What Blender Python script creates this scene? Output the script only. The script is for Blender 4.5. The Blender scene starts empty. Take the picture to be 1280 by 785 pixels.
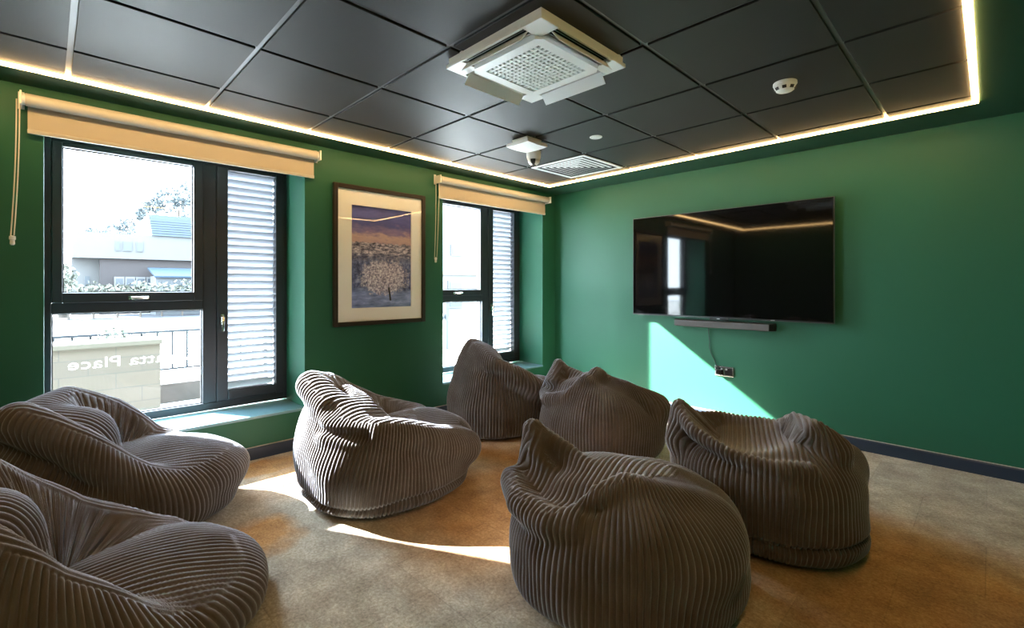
import bpy, math, random
import numpy as np
from mathutils import Vector, Matrix

scene = bpy.context.scene
COL = scene.collection
PI = math.pi
R = math.radians
rng = np.random.default_rng(11)

# ---------------------------------------------------------------- geometry collector
class MB:
    def __init__(self):
        self.v = []; self.f = []

    def add(self, verts, faces):
        n = len(self.v)
        self.v += [tuple(p) for p in verts]
        self.f += [tuple(i + n for i in fc) for fc in faces]
        return self

    def box(self, x0, x1, y0, y1, z0, z1):
        vs = [(x, y, z) for z in (z0, z1) for x, y in ((x0, y0), (x1, y0), (x1, y1), (x0, y1))]
        return self.add(vs, [(3, 2, 1, 0), (4, 5, 6, 7), (0, 1, 5, 4), (1, 2, 6, 5), (2, 3, 7, 6), (3, 0, 4, 7)])

    def obox(self, m, sx, sy, sz):
        # box of half sizes placed by a matrix
        vs = [m @ Vector((x*sx, y*sy, z*sz)) for z in (-1, 1) for x, y in ((-1, -1), (1, -1), (1, 1), (-1, 1))]
        return self.add(vs, [(3, 2, 1, 0), (4, 5, 6, 7), (0, 1, 5, 4), (1, 2, 6, 5), (2, 3, 7, 6), (3, 0, 4, 7)])

    def tube(self, pts, r, n=8, cap=True):
        pts = [Vector(p) for p in pts]
        rs = r if isinstance(r, (list, tuple)) else [r]*len(pts)
        rings = []
        up = None
        for i, p in enumerate(pts):
            t = (pts[min(i + 1, len(pts) - 1)] - pts[max(i - 1, 0)]).normalized()
            if up is None:
                up = Vector((0, 0, 1)) if abs(t.z) < 0.9 else Vector((1, 0, 0))
            a = t.cross(up)
            a = a.normalized() if a.length > 1e-5 else t.orthogonal().normalized()
            b = a.cross(t)
            up = b
            rings.append([p + rs[i]*(math.cos(2*PI*k/n)*a + math.sin(2*PI*k/n)*b) for k in range(n)])
        vs = [q for rg in rings for q in rg]
        fs = [(i*n + k, i*n + (k + 1) % n, (i + 1)*n + (k + 1) % n, (i + 1)*n + k) for i in range(len(pts) - 1) for k in range(n)]
        if cap:
            fs += [tuple(range(n - 1, -1, -1)), tuple((len(pts) - 1)*n + k for k in range(n))]
        return self.add(vs, fs)

    def lathe(self, prof, c=(0, 0, 0), n=32, m=None):
        # profile of (radius, z) turned about z, closed at both ends
        vs = []; fs = []
        for (r, z) in prof:
            for k in range(n):
                p = Vector((r*math.cos(2*PI*k/n), r*math.sin(2*PI*k/n), z))
                if m is not None: p = m @ p
                vs.append(p + Vector(c))
        for i in range(len(prof) - 1):
            for k in range(n):
                fs.append((i*n + k, i*n + (k + 1) % n, (i + 1)*n + (k + 1) % n, (i + 1)*n + k))
        fs += [tuple(range(n - 1, -1, -1)), tuple((len(prof) - 1)*n + k for k in range(n))]
        return self.add(vs, fs)

    def prism(self, poly, axis, a, b):
        # polygon in the plane across `axis`, extruded from a to b
        n = len(poly)
        def P(p, t):
            return {'x': (t, p[0], p[1]), 'y': (p[0], t, p[1]), 'z': (p[0], p[1], t)}[axis]
        vs = [P(p, a) for p in poly] + [P(p, b) for p in poly]
        fs = [tuple(range(n - 1, -1, -1)), tuple(range(n, 2*n))] + [(i, (i + 1) % n, n + (i + 1) % n, n + i) for i in range(n)]
        return self.add(vs, fs)

def link(name, verts, faces, mat, parent=None, smooth=False, bevel=0.0, seg=2):
    off = Vector((0, 0, 0))
    if parent is not None:
        q = parent
        while q is not None:
            off += q.location; q = q.parent
    me = bpy.data.meshes.new(name)
    me.from_pydata([(v[0] - off.x, v[1] - off.y, v[2] - off.z) for v in verts], [], faces)
    me.update()
    import bmesh
    bm = bmesh.new(); bm.from_mesh(me)
    bmesh.ops.recalc_face_normals(bm, faces=bm.faces)
    bm.to_mesh(me); bm.free()
    if mat is not None: me.materials.append(mat)
    o = bpy.data.objects.new(name, me)
    COL.objects.link(o)
    o.parent = parent
    if smooth:
        for p in me.polygons: p.use_smooth = True
        me.set_sharp_from_angle(angle=R(35))
    if bevel:
        b = o.modifiers.new('bevel', 'BEVEL'); b.width = bevel; b.segments = seg; b.limit_method = 'ANGLE'
    return o

def obj(name, mb, mat, parent=None, **kw):
    # geometry given in world coordinates; children are stored relative to their thing
    return link(name, mb.v, mb.f, mat, parent, **kw)

def part(name, mb, mat, parent, **kw):
    # geometry given in the thing's own coordinates
    o = link(name, mb.v, mb.f, mat, None, **kw)
    o.parent = parent
    return o

def tag(o, label, cat, group=None):
    o['label'] = label; o['category'] = cat
    if group: o['group'] = group
    return o

def thing(name, label, cat, loc, rz=0.0, group=None):
    o = bpy.data.objects.new(name, None)
    COL.objects.link(o)
    o.location = loc; o.rotation_euler = (0, 0, rz); o.empty_display_size = 0.1
    return tag(o, label, cat, group)

def struct(o):
    o['kind'] = 'structure'
    return o

# ---------------------------------------------------------------- materials
def new_mat(name):
    m = bpy.data.materials.new(name); m.use_nodes = True
    nt = m.node_tree
    return m, nt, nt.nodes['Principled BSDF'], nt.nodes, nt.links

def plain(name, col, rough=0.5, metal=0.0, spec=0.5, bump=0.0, scale=200.0, var=0.0, sheen=0.0):
    m, nt, b, N, L = new_mat(name)
    b.inputs['Base Color'].default_value = (*col, 1)
    b.inputs['Roughness'].default_value = rough
    b.inputs['Metallic'].default_value = metal
    b.inputs['Specular IOR Level'].default_value = spec
    if sheen:
        b.inputs['Sheen Weight'].default_value = sheen
        b.inputs['Sheen Roughness'].default_value = 0.5
    if bump or var:
        tc = N.new('ShaderNodeTexCoord'); nz = N.new('ShaderNodeTexNoise')
        nz.inputs['Scale'].default_value = scale; nz.inputs['Detail'].default_value = 4
        L.new(tc.outputs['Object'], nz.inputs['Vector'])
        if bump:
            bp = N.new('ShaderNodeBump'); bp.inputs['Strength'].default_value = bump; bp.inputs['Distance'].default_value = 0.002
            L.new(nz.outputs['Fac'], bp.inputs['Height']); L.new(bp.outputs['Normal'], b.inputs['Normal'])
        if var:
            mx = N.new('ShaderNodeMix'); mx.data_type = 'RGBA'
            mx.inputs['A'].default_value = (*[c*(1 - var) for c in col], 1)
            mx.inputs['B'].default_value = (*[min(1, c*(1 + var)) for c in col], 1)
            L.new(nz.outputs['Fac'], mx.inputs['Factor']); L.new(mx.outputs['Result'], b.inputs['Base Color'])
    return m

def emitter(name, col, strength):
    m, nt, b, N, L = new_mat(name)
    b.inputs['Base Color'].default_value = (*col, 1)
    b.inputs['Emission Color'].default_value = (*col, 1)
    b.inputs['Emission Strength'].default_value = strength
    return m

def clear_glass(name, tint=(1, 1, 1), gloss=0.08):
    m = bpy.data.materials.new(name); m.use_nodes = True
    nt = m.node_tree; N = nt.nodes; L = nt.links
    N.clear()
    out = N.new('ShaderNodeOutputMaterial'); mx = N.new('ShaderNodeMixShader')
    tr = N.new('ShaderNodeBsdfTransparent'); gl = N.new('ShaderNodeBsdfGlossy'); fr = N.new('ShaderNodeFresnel')
    tr.inputs['Color'].default_value = (*tint, 1)
    gl.inputs['Roughness'].default_value = 0.01
    fr.inputs['IOR'].default_value = 1.45
    ge = N.new('ShaderNodeNewGeometry'); iv = N.new('ShaderNodeMath'); iv.operation = 'SUBTRACT'; iv.inputs[0].default_value = 1
    L.new(ge.outputs['Backfacing'], iv.inputs[1])
    ml = N.new('ShaderNodeMath'); ml.operation = 'MULTIPLY'; L.new(fr.outputs['Fac'], ml.inputs[0]); L.new(iv.outputs[0], ml.inputs[1])
    L.new(ml.outputs[0], mx.inputs['Fac']); L.new(tr.outputs['BSDF'], mx.inputs[1]); L.new(gl.outputs['BSDF'], mx.inputs[2])
    L.new(mx.outputs['Shader'], out.inputs['Surface'])
    return m
SKY, SUN, EXPO = 13.0, 34.0, 1.75
M = {}
M['green'] = plain('green wall paint', (0.0155, 0.106, 0.060), rough=0.5, spec=0.35, bump=0.08, scale=350)
M['border'] = plain('dark green ceiling border', (0.011, 0.044, 0.025), rough=0.45)
M['tile'] = plain('black ceiling tile', (0.017, 0.017, 0.0175), rough=0.55, spec=0.4, bump=0.15, scale=260, var=0.12)
M['grid'] = plain('ceiling grid metal', (0.14, 0.145, 0.155), rough=0.35, spec=0.6)
M['navy'] = plain('navy gloss paint', (0.016, 0.030, 0.055), rough=0.35)
M['caulk'] = plain('pale skirting edge', (0.34, 0.31, 0.27), rough=0.5)
M['anthracite'] = plain('anthracite window frame', (0.020, 0.024, 0.032), rough=0.35)
M['gasket'] = plain('black rubber gasket', (0.008, 0.008, 0.009), rough=0.6)
M['sill'] = plain('satin teal sill paint', (0.15, 0.29, 0.34), rough=0.25, spec=0.6)
M['chrome'] = plain('brushed chrome', (0.75, 0.72, 0.66), rough=0.2, metal=1.0)
M['slat'] = plain('pale aluminium slat', (0.24, 0.27, 0.31), rough=0.4)
M['white'] = plain('white plastic', (0.78, 0.79, 0.78), rough=0.4)
M['white2'] = plain('white enamel', (0.84, 0.86, 0.86), rough=0.35)
M['dark'] = plain('dark void', (0.012, 0.012, 0.012), rough=0.7)
M['lens'] = plain('dark lens', (0.01, 0.01, 0.012), rough=0.08)
M['blind'] = plain('cream blind fabric', (0.45, 0.40, 0.335), rough=0.8, bump=0.1, scale=500)
M['blindbar'] = plain('cream blind bar', (0.48, 0.46, 0.42), rough=0.45)
M['chain'] = plain('ivory bead chain', (0.70, 0.66, 0.56), rough=0.4)
M['frame'] = plain('dark walnut frame', (0.022, 0.014, 0.010), rough=0.35)
M['mat'] = plain('cream picture mount', (0.93, 0.93, 0.92), rough=0.7)
M['tvblack'] = plain('black tv casing', (0.008, 0.008, 0.009), rough=0.3)
M['screen'] = plain('glossy black screen', (0.0025, 0.0025, 0.003), rough=0.045, spec=0.42)
M['silver'] = plain('silver trim', (0.55, 0.56, 0.57), rough=0.3, metal=0.9)
M['cloth'] = plain('soundbar cloth', (0.075, 0.072, 0.075), rough=0.7, bump=0.3, scale=900)
M['cable'] = plain('black cable', (0.012, 0.012, 0.012), rough=0.45)
M['led'] = emitter('warm light strip', (1.0, 0.62, 0.25), 11.5)
M['glass'] = clear_glass('window glass', (0.96, 0.98, 0.98))
M['picglass'] = clear_glass('picture glass')

def carpet():
    m, nt, b, N, L = new_mat('mottled carpet tiles')
    b.inputs['Roughness'].default_value = 0.95
    b.inputs['Specular IOR Level'].default_value = 0.1
    b.inputs['Sheen Weight'].default_value = 0.15
    g = N.new('ShaderNodeNewGeometry')
    # orange areas of the pattern
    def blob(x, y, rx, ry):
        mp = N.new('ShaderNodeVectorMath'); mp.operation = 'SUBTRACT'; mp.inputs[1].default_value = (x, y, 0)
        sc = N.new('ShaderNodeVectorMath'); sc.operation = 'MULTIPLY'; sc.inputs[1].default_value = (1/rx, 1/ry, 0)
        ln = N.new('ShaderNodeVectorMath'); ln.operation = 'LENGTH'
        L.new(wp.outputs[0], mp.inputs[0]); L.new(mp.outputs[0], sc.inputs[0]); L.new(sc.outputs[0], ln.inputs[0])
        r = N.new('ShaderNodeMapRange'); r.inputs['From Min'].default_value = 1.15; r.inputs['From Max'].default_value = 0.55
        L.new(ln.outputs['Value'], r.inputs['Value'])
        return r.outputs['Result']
    n1 = N.new('ShaderNodeTexNoise'); n1.inputs['Scale'].default_value = 3.0; n1.inputs['Detail'].default_value = 5
    L.new(g.outputs['Position'], n1.inputs['Vector'])
    cen = N.new('ShaderNodeVectorMath'); cen.operation = 'SUBTRACT'; cen.inputs[1].default_value = (0.5, 0.5, 0.5)
    scl = N.new('ShaderNodeVectorMath'); scl.operation = 'SCALE'; scl.inputs['Scale'].default_value = 0.5
    wp = N.new('ShaderNodeVectorMath'); wp.operation = 'ADD'
    L.new(n1.outputs['Color'], cen.inputs[0]); L.new(cen.outputs[0], scl.inputs[0]); L.new(scl.outputs[0], wp.inputs[0]); L.new(g.outputs['Position'], wp.inputs[1])
    tot = None
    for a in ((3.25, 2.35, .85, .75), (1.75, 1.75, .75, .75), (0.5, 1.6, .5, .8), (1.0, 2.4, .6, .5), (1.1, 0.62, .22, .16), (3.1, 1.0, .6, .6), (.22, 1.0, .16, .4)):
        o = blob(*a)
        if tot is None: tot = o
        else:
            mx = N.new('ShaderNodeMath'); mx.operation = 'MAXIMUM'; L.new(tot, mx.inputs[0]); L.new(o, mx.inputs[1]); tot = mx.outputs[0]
    def noise(scale, detail=3, rough=0.6):
        n = N.new('ShaderNodeTexNoise'); n.inputs['Scale'].default_value = scale; n.inputs['Detail'].default_value = detail
        n.inputs['Roughness'].default_value = rough
        L.new(g.outputs['Position'], n.inputs['Vector']); return n.outputs['Fac']
    def ramp(fac, stops):
        r = N.new('ShaderNodeValToRGB')
        el = r.color_ramp.elements
        while len(el) < len(stops): el.new(0.5)
        for e, (p, c) in zip(el, stops): e.position = p; e.color = (*c, 1)
        L.new(fac, r.inputs['Fac']); return r.outputs['Color']
    ha = N.new('ShaderNodeMath'); ha.operation = 'MULTIPLY_ADD'; ha.inputs[1].default_value = 0.30
    L.new(noise(7, 4), ha.inputs[0])
    hb = N.new('ShaderNodeMath'); hb.operation = 'MULTIPLY_ADD'; hb.inputs[1].default_value = 0.70
    L.new(noise(75, 8, 0.85), hb.inputs[0]); hb.inputs[2].default_value = 0.0; L.new(hb.outputs[0], ha.inputs[2])
    heather = ha.outputs[0]
    grey = ramp(heather, [(0.36, (0.17, 0.14, 0.10)), (0.5, (0.38, 0.33, 0.255)), (0.64, (0.68, 0.62, 0.51))])
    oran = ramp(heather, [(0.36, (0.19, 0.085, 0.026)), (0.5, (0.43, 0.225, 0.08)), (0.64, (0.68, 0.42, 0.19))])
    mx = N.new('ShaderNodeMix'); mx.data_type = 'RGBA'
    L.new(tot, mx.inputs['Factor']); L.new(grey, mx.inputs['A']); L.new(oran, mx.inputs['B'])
    # brick-laid carpet planks: faint joints and tone changes
    br = N.new('ShaderNodeTexBrick'); br.inputs['Scale'].default_value = 1.0
    br.inputs['Brick Width'].default_value = 0.5; br.inputs['Row Height'].default_value = 0.5
    br.inputs['Mortar Size'].default_value = 0.0025; br.inputs['Mortar Smooth'].default_value = 0.3
    br.inputs['Color1'].default_value = (1.08, 1.08, 1.08, 1); br.inputs['Color2'].default_value = (0.90, 0.90, 0.90, 1)
    br.inputs['Mortar'].default_value = (0.80, 0.80, 0.80, 1)
    L.new(g.outputs['Position'], br.inputs['Vector'])
    ml = N.new('ShaderNodeMix'); ml.data_type = 'RGBA'; ml.blend_type = 'MULTIPLY'; ml.inputs['Factor'].default_value = 1.0
    L.new(mx.outputs['Result'], ml.inputs['A']); L.new(br.outputs['Color'], ml.inputs['B'])
    L.new(ml.outputs['Result'], b.inputs['Base Color'])
    bp = N.new('ShaderNodeBump'); bp.inputs['Strength'].default_value = 0.6; bp.inputs['Distance'].default_value = 0.006
    L.new(noise(320, 3), bp.inputs['Height']); L.new(bp.outputs['Normal'], b.inputs['Normal'])
    return m
M['carpet'] = carpet()

def corduroy():
    m, nt, b, N, L = new_mat('grey brown jumbo corduroy')
    b.inputs['Roughness'].default_value = 0.85
    b.inputs['Specular IOR Level'].default_value = 0.15
    b.inputs['Sheen Weight'].default_value = 0.9
    b.inputs['Sheen Roughness'].default_value = 0.45
    b.inputs['Sheen Tint'].default_value = (0.78, 0.85, 1.0, 1)
    tc = N.new('ShaderNodeTexCoord')
    n = N.new('ShaderNodeTexNoise'); n.inputs['Scale'].default_value = 9; n.inputs['Detail'].default_value = 5
    L.new(tc.outputs['Object'], n.inputs['Vector'])
    r = N.new('ShaderNodeValToRGB')
    r.color_ramp.elements[0].position = 0.3; r.color_ramp.elements[0].color = (0.072, 0.056, 0.046, 1)
    r.color_ramp.elements[1].position = 0.7; r.color_ramp.elements[1].color = (0.116, 0.097, 0.085, 1)
    L.new(n.outputs['Fac'], r.inputs['Fac']); L.new(r.outputs['Color'], b.inputs['Base Color'])
    n2 = N.new('ShaderNodeTexNoise'); n2.inputs['Scale'].default_value = 420; n2.inputs['Detail'].default_value = 3
    L.new(tc.outputs['Object'], n2.inputs['Vector'])
    bp = N.new('ShaderNodeBump'); bp.inputs['Strength'].default_value = 0.5; bp.inputs['Distance'].default_value = 0.003
    L.new(n2.outputs['Fac'], bp.inputs['Height']); L.new(bp.outputs['Normal'], b.inputs['Normal'])
    return m
M['cord'] = corduroy()
# ================================================================ the room
RX, YB, YF, ZC = 3.87, -1.45, 4.162, 2.24     # right wall, near wall, far wall, ceiling
W1 = (-0.088, 1.288); W2 = (2.548, 3.940)     # window openings along the left wall
ZS, ZH, XO = 0.295, 2.11, -0.47               # sill, head, outer face of the left wall
FX = -0.36                                    # inner face of the window frames

struct(obj('floor', MB().box(XO, RX + .1, YB - .1, YF + .1, -0.12, 0), M['carpet']))
wl = MB()
wl.box(XO, 0, YB, W1[0], 0, 2.40).box(XO, 0, W1[1], W2[0], 0, 2.40).box(XO, 0, W2[1], YF + .12, 0, 2.40)
for a, b in (W1, W2):
    wl.box(XO, 0, a, b, 0, ZS - .02).box(XO, 0, a, b, ZH, 2.40)
struct(obj('wall_left', wl, M['green']))
struct(obj('wall_far', MB().box(0, RX + .12, YF, YF + .12, 0, 2.40), M['green']))
struct(obj('wall_right', MB().box(RX, RX + .12, YB, YF, 0, 2.40), M['green']))
struct(obj('wall_near', MB().box(XO, RX + .12, YB - .12, YB, 0, 2.40), M['green']))

def skirting(name, poly, axis, a, b):
    s = struct(obj(name, MB().prism(poly, axis, a, b), M['navy']))
    (p, zp), (q, zq) = poly[3], poly[4]
    obj('top_edge', MB().prism([(p, zp - .001), (q, zq - .001), (q, zq + .004), (p, zp + .003)], axis, a, b), M['caulk'], s)
    return s
prof = [(0, 0), (0.018, 0), (0.018, 0.074), (0.013, 0.082), (0, 0.082)]
skirting('baseboard_left', prof, 'y', YB, YF)
skirting('baseboard_far', [(YF - p[0], p[1]) for p in prof], 'x', 0.018, RX)
skirting('baseboard_right', [(RX - p[0], p[1]) for p in prof], 'y', YB, YF - .018)

# ceiling: tegular tiles in a metal grid inside a plaster border
LX0, LX1, LY0, LY1, LW = 0.287, 3.455, -1.12, 3.722, 0.014
gx = [LX0 + LW] + [0.061 + 0.6*i for i in range(1, 6)] + [LX1 - LW]
gy = [LY0 + LW] + [0.6*j for j in range(-1, 7)] + [LY1 - LW]
tl = MB()
for i in range(len(gx) - 1):
    for j in range(len(gy) - 1):
        x0 = gx[i] + (.011 if i else 0); x1 = gx[i + 1] - (.011 if i < len(gx) - 2 else 0)
        y0 = gy[j] + (.011 if j else 0); y1 = gy[j + 1] - (.011 if j < len(gy) - 2 else 0)
        tl.box(x0, x1, y0, y1, ZC, ZC + .02)
ceil = struct(obj('ceiling', tl, M['tile'], bevel=0.0015, seg=1))
gr = MB()
for x in gx[1:-1]: gr.box(x - .012, x + .012, gy[0], gy[-1], ZC + .0105, ZC + .0195)
for y in gy[1:-1]: gr.box(gx[0], gx[-1], y - .012, y + .012, ZC + .010, ZC + .020)
obj('ceiling_grid', gr, M['grid'], ceil)
obj('ceiling_backing', MB().box(0, RX, YB, YF, ZC + .021, ZC + .05), M['dark'], ceil)
bd = MB()
bd.box(0, LX0 - LW, YB, YF, ZC, ZC + .02).box(LX1 + LW, RX, YB, YF, ZC, ZC + .02)
bd.box(LX0 - LW, LX1 + LW, LY1 + LW, YF, ZC, ZC + .02).box(LX0 - LW, LX1 + LW, YB, LY0 - LW, ZC, ZC + .02)
struct(obj('trim_1', bd, M['border']))
# the light strip: one mitred ring with a slightly proud diffuser
def ring(mb, x0, x1, y0, y1, w, z0, z1):
    o = [(x0 - w, y0 - w), (x1 + w, y0 - w), (x1 + w, y1 + w), (x0 - w, y1 + w)]
    i = [(x0 + w, y0 + w), (x1 - w, y0 + w), (x1 - w, y1 - w), (x0 + w, y1 - w)]
    vs = [(*p, z0) for p in o] + [(*p, z0) for p in i] + [(*p, z1) for p in o] + [(*p, z1) for p in i]
    fs = []
    for k in range(4):
        l = (k + 1) % 4
        fs += [(k, l, 4 + l, 4 + k), (8 + k, 12 + k, 12 + l, 8 + l), (k, 8 + k, 8 + l, l), (4 + k, 4 + l, 12 + l, 12 + k)]
    return mb.add(vs, fs)
tag(obj('light_strip', ring(MB(), LX0, LX1, LY0, LY1, LW - .001, ZC - .011, ZC + .015), M['led']),
    'warm white glowing light strip running round the edge of the black ceiling', 'light')

# ---------------------------------------------------------------- windows
def window(name, y0, y1, ge=.659):
    w = struct(thing(name, '', '', (FX, (y0 + y1)/2, ZS)))
    del w['label'], w['category']
    o = W1[0]
    s = y0 - o                                   # shift along the wall from the first window
    Y = lambda v: v + s
    x0, x1 = FX - .075, FX                       # frame depth
    zb, zt = 0.30, ZH
    fr = MB()
    fr.box(x0, x1, y0, Y(-.057) - .0, zb, zt).box(x0, x1, Y(1.262), y1, zb, zt)
    fr.box(x0, x1, Y(-.057), Y(1.262), zt - .060, zt).box(x0, x1, Y(-.057), Y(1.262), zb, zb + .055)
    fr.box(x0, x1, Y(.715), Y(.800), zb + .055, zt - .060)                # mullion
    fr.box(x0, x1, Y(-.057), Y(.715), 1.020, 1.085)                       # transom
    obj('window_frame', fr, M['anthracite'], w, bevel=.004)
    sa = MB()                                     # top-hung sash, a little proud
    a, b, c, d = Y(-.0575), Y(.7155), 1.0845, zt - .0595
    sa.box(x0 + .02, x1 + .012, a, Y(-.009), c, d).box(x0 + .02, x1 + .012, Y(ge), b, c, d)
    sa.box(x0 + .02, x1 + .012, Y(-.009), Y(ge), c, 1.147).box(x0 + .02, x1 + .012, Y(-.009), Y(ge), 2.025, d)
    sash = obj('sash', sa, M['anthracite'], w, bevel=.005)
    h = MB()
    h.box(x1 + .012, x1 + .020, Y(.375), Y(.405), 1.100, 1.124)
    h.tube([(x1 + .018, Y(.39), 1.112), (x1 + .045, Y(.39), 1.112), (x1 + .050, Y(.40), 1.112), (x1 + .050, Y(.46), 1.112), (x1 + .046, Y(.475), 1.112)], .0085, 8)
    h.v = [(v[0], v[1] - .075, v[2]) for v in h.v]
    hd = obj('sash_handle', h, M['chrome'], w, smooth=True)
    ls = MB()                                     # louvre sash
    a, b, c, d = Y(.7995), Y(1.2625), zb + .0545, zt - .0595
    ls.box(x0 + .02, x1 + .010, a, Y(.872), c, d).box(x0 + .02, x1 + .010, Y(1.203), b, c, d)
    ls.box(x0 + .02, x1 + .010, Y(.872), Y(1.203), c, .425).box(x0 + .02, x1 + .010, Y(.872), Y(1.203), 2.032, d)
    obj('louvre_sash', ls, M['anthracite'], w, bevel=.005)
    lv = MB()
    n = 30; z0, z1 = .425, 2.032; p = (z1 - z0)/n
    for k in range(n):
        zc = z0 + (k + .5)*p
        m = Matrix.Translation((x1 - .055, (Y(.872) + Y(1.203))/2, zc)) @ Matrix.Rotation(R(-52), 4, 'Y')
        lv.obox(m, .033, (1.203 - .872)/2, .0018)
    obj('louvre_slats', lv, M['slat'], w)
    h = MB()
    h.box(x1 + .010, x1 + .018, Y(.823), Y(.843), .905, .985)
    h.tube([(x1 + .016, Y(.833), .968), (x1 + .048, Y(.833), .968), (x1 + .052, Y(.833), .960), (x1 + .050, Y(.831), .86)], [.009, .009, .009, .007], 8)
    obj('louvre_handle', h, M['chrome'], w, smooth=True)
    gl = MB().box(x0 + .040, x0 + .044, Y(-.009), Y(ge), 1.147, 2.025)
    obj('upper_pane', gl, M['glass'], w)
    gl = MB().box(x0 + .030, x0 + .034, Y(-.057), Y(.703), zb + .055, 1.020)
    obj('lower_pane', gl, M['glass'], w)
    gk = MB()
    for (p0, p1, q0, q1) in ((-.009, .659, 1.147, 2.025), (-.057, .715, .355, 1.020)):
        g = .006
        gk.box(x0 + .045, x0 + .050, Y(p0), Y(p0) + g, q0, q1).box(x0 + .045, x0 + .050, Y(p1) - g, Y(p1), q0, q1)
        gk.box(x0 + .045, x0 + .050, Y(p0) + g, Y(p1) - g, q0, q0 + g).box(x0 + .045, x0 + .050, Y(p0) + g, Y(p1) - g, q1 - g, q1)
    obj('glazing_gasket', gk, M['gasket'], w)
    sl = MB().box(FX - .02, 0.012, y0, y1, ZS - .02, ZS)
    obj('window_sill', sl, M['sill'], w, bevel=.004)
    return w

win1 = window('window_1', *W1)
win2 = window('window_2', *W2, ge=.682)

# vinyl lettering on the outside of the lower pane, read backwards from inside
cu = bpy.data.curves.new('lettering', 'FONT')
cu.body = 'Regatta Place'; cu.size = 0.094; cu.extrude = 0.0006; cu.space_character = 1.04
to = bpy.data.objects.new('lettering', cu); COL.objects.link(to)
bpy.context.view_layer.update()
dg = bpy.context.evaluated_depsgraph_get()
lm = bpy.data.meshes.new_from_object(to.evaluated_get(dg))
bpy.data.objects.remove(to); bpy.data.curves.remove(cu)
xs = [v.co.x for v in lm.vertices]; wid = max(xs)
LX = FX - .075 + .0295
for v in lm.vertices:
    # reading direction runs towards -y when seen from outside
    v.co = Vector((LX - v.co.z, 0.016 + (wid - v.co.x)*0.675/wid, 0.672 + v.co.y))
M['vinyl'] = plain('frosted white vinyl', (0.86, 0.86, 0.84), rough=0.7)
nt_ = M['vinyl'].node_tree
tl_ = nt_.nodes.new('ShaderNodeBsdfTranslucent'); tl_.inputs['Color'].default_value = (.5, .5, .48, 1)
mx_ = nt_.nodes.new('ShaderNodeMixShader'); mx_.inputs['Fac'].default_value = .5
nt_.links.new(nt_.nodes['Principled BSDF'].outputs[0], mx_.inputs[1]); nt_.links.new(tl_.outputs[0], mx_.inputs[2])
nt_.links.new(mx_.outputs[0], nt_.nodes['Material Output'].inputs['Surface'])
lm.materials.clear(); lm.materials.append(M['vinyl'])
lt = bpy.data.objects.new('lettering', lm); COL.objects.link(lt)
lt.parent = win1
for v in lm.vertices: v.co -= win1.location
lt['label'] = 'white vinyl lettering on the lower pane'
# ================================================================ fittings
def roller_blind(y0, y1, label):
    t = thing('roller_blind', label, 'blind', (0, (y0 + y1)/2, 2.10), 0, 'roller blinds above the windows')
    xr, zr, rr = .055, 2.150, .032
    ym = (y0 + y1)/2
    my = Matrix.Rotation(R(90), 4, 'X')
    obj('roller_tube', MB().tube([(xr, y0 + .022, zr), (xr, y1 - .022, zr)], rr, 24), M['blindbar'], t, smooth=True)
    fb = MB()
    zb = 2.003
    # cloth comes off the back of the roll and falls straight down
    xk = xr - rr
    fb.prism([(xk, zr), (xk + .0015, zr), (xk + .0015, zb), (xk, zb)], 'y', y0 + .030, y1 - .030)
    obj('blind_fabric', fb, M['blind'], t)
    xb = xr - rr + .0008
    obj('bottom_bar', MB().box(xb - .006, xb + .006, y0 + .028, y1 - .028, zb - .018, zb + .004), M['blindbar'], t, bevel=.003)
    for s, y in ((-1, y0 + .006), (1, y1 - .006)):
        b = MB()
        b.box(0, .094, y - .004, y + .004, zr - .036, zr + .034).box(0, .004, y - .012, y + .012, zr - .040, zr + .050)
        b.tube([(xr, y - .006, zr), (xr, y + .016*(-s), zr)], .027, 20)
        obj('bracket', b, M['white'], t, bevel=.0015)
    yc = y0 - .004
    ch = MB()
    zz = np.linspace(zr, 1.445, 60)
    for dx in (-.016, .016):
        ch.tube([(xr + dx*(1 - .45*(zr - z)/.7), yc - .02*((zr - z)/.7)**2 + .006*dx/.016, z) for z in zz], .0028, 6)
    c = obj('bead_chain', ch, M['chain'], t, smooth=True)
    yb = yc - .02
    tn = MB().lathe([(.003, .030), (.012, .027), (.013, .012), (.009, .006), (.010, -.012), (.006, -.018)], (xr, yb, 1.415), 14)
    obj('chain_tensioner', tn, M['white'], t, smooth=True)
    return t
roller_blind(-.178, 1.376, 'cream roller blind rolled up above the larger nearer window')
roller_blind(2.452, 3.985, 'cream roller blind rolled up above the far window in the corner')

# ---------------------------------------------------------------- framed photograph
py0, py1, pz0, pz1 = 1.497, 2.335, .872, 1.984
pic = thing('framed_picture', 'framed photograph of a snowy tree under purple sky on the wall between windows', 'picture', (0, (py0 + py1)/2, (pz0 + pz1)/2))
fw_, fd = .034, .032
fm = MB()
fm.box(0, fd, py0, py0 + fw_, pz0, pz1).box(0, fd, py1 - fw_, py1, pz0, pz1)
fm.box(0, fd, py0 + fw_, py1 - fw_, pz0, pz0 + fw_).box(0, fd, py0 + fw_, py1 - fw_, pz1 - fw_, pz1)
obj('picture_frame', fm, M['frame'], pic, bevel=.003)
a0, a1, b0, b1 = 1.648, 2.198, 1.012, 1.830
mm = MB()
m0, m1, n0, n1 = py0 + fw_, py1 - fw_, pz0 + fw_, pz1 - fw_
mm.box(.004, .016, m0, a0, n0, n1).box(.004, .016, a1, m1, n0, n1).box(.004, .016, a0, a1, n0, b0).box(.004, .016, a0, a1, b1, n1)
obj('mount', mm, M['mat'], pic)
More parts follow.
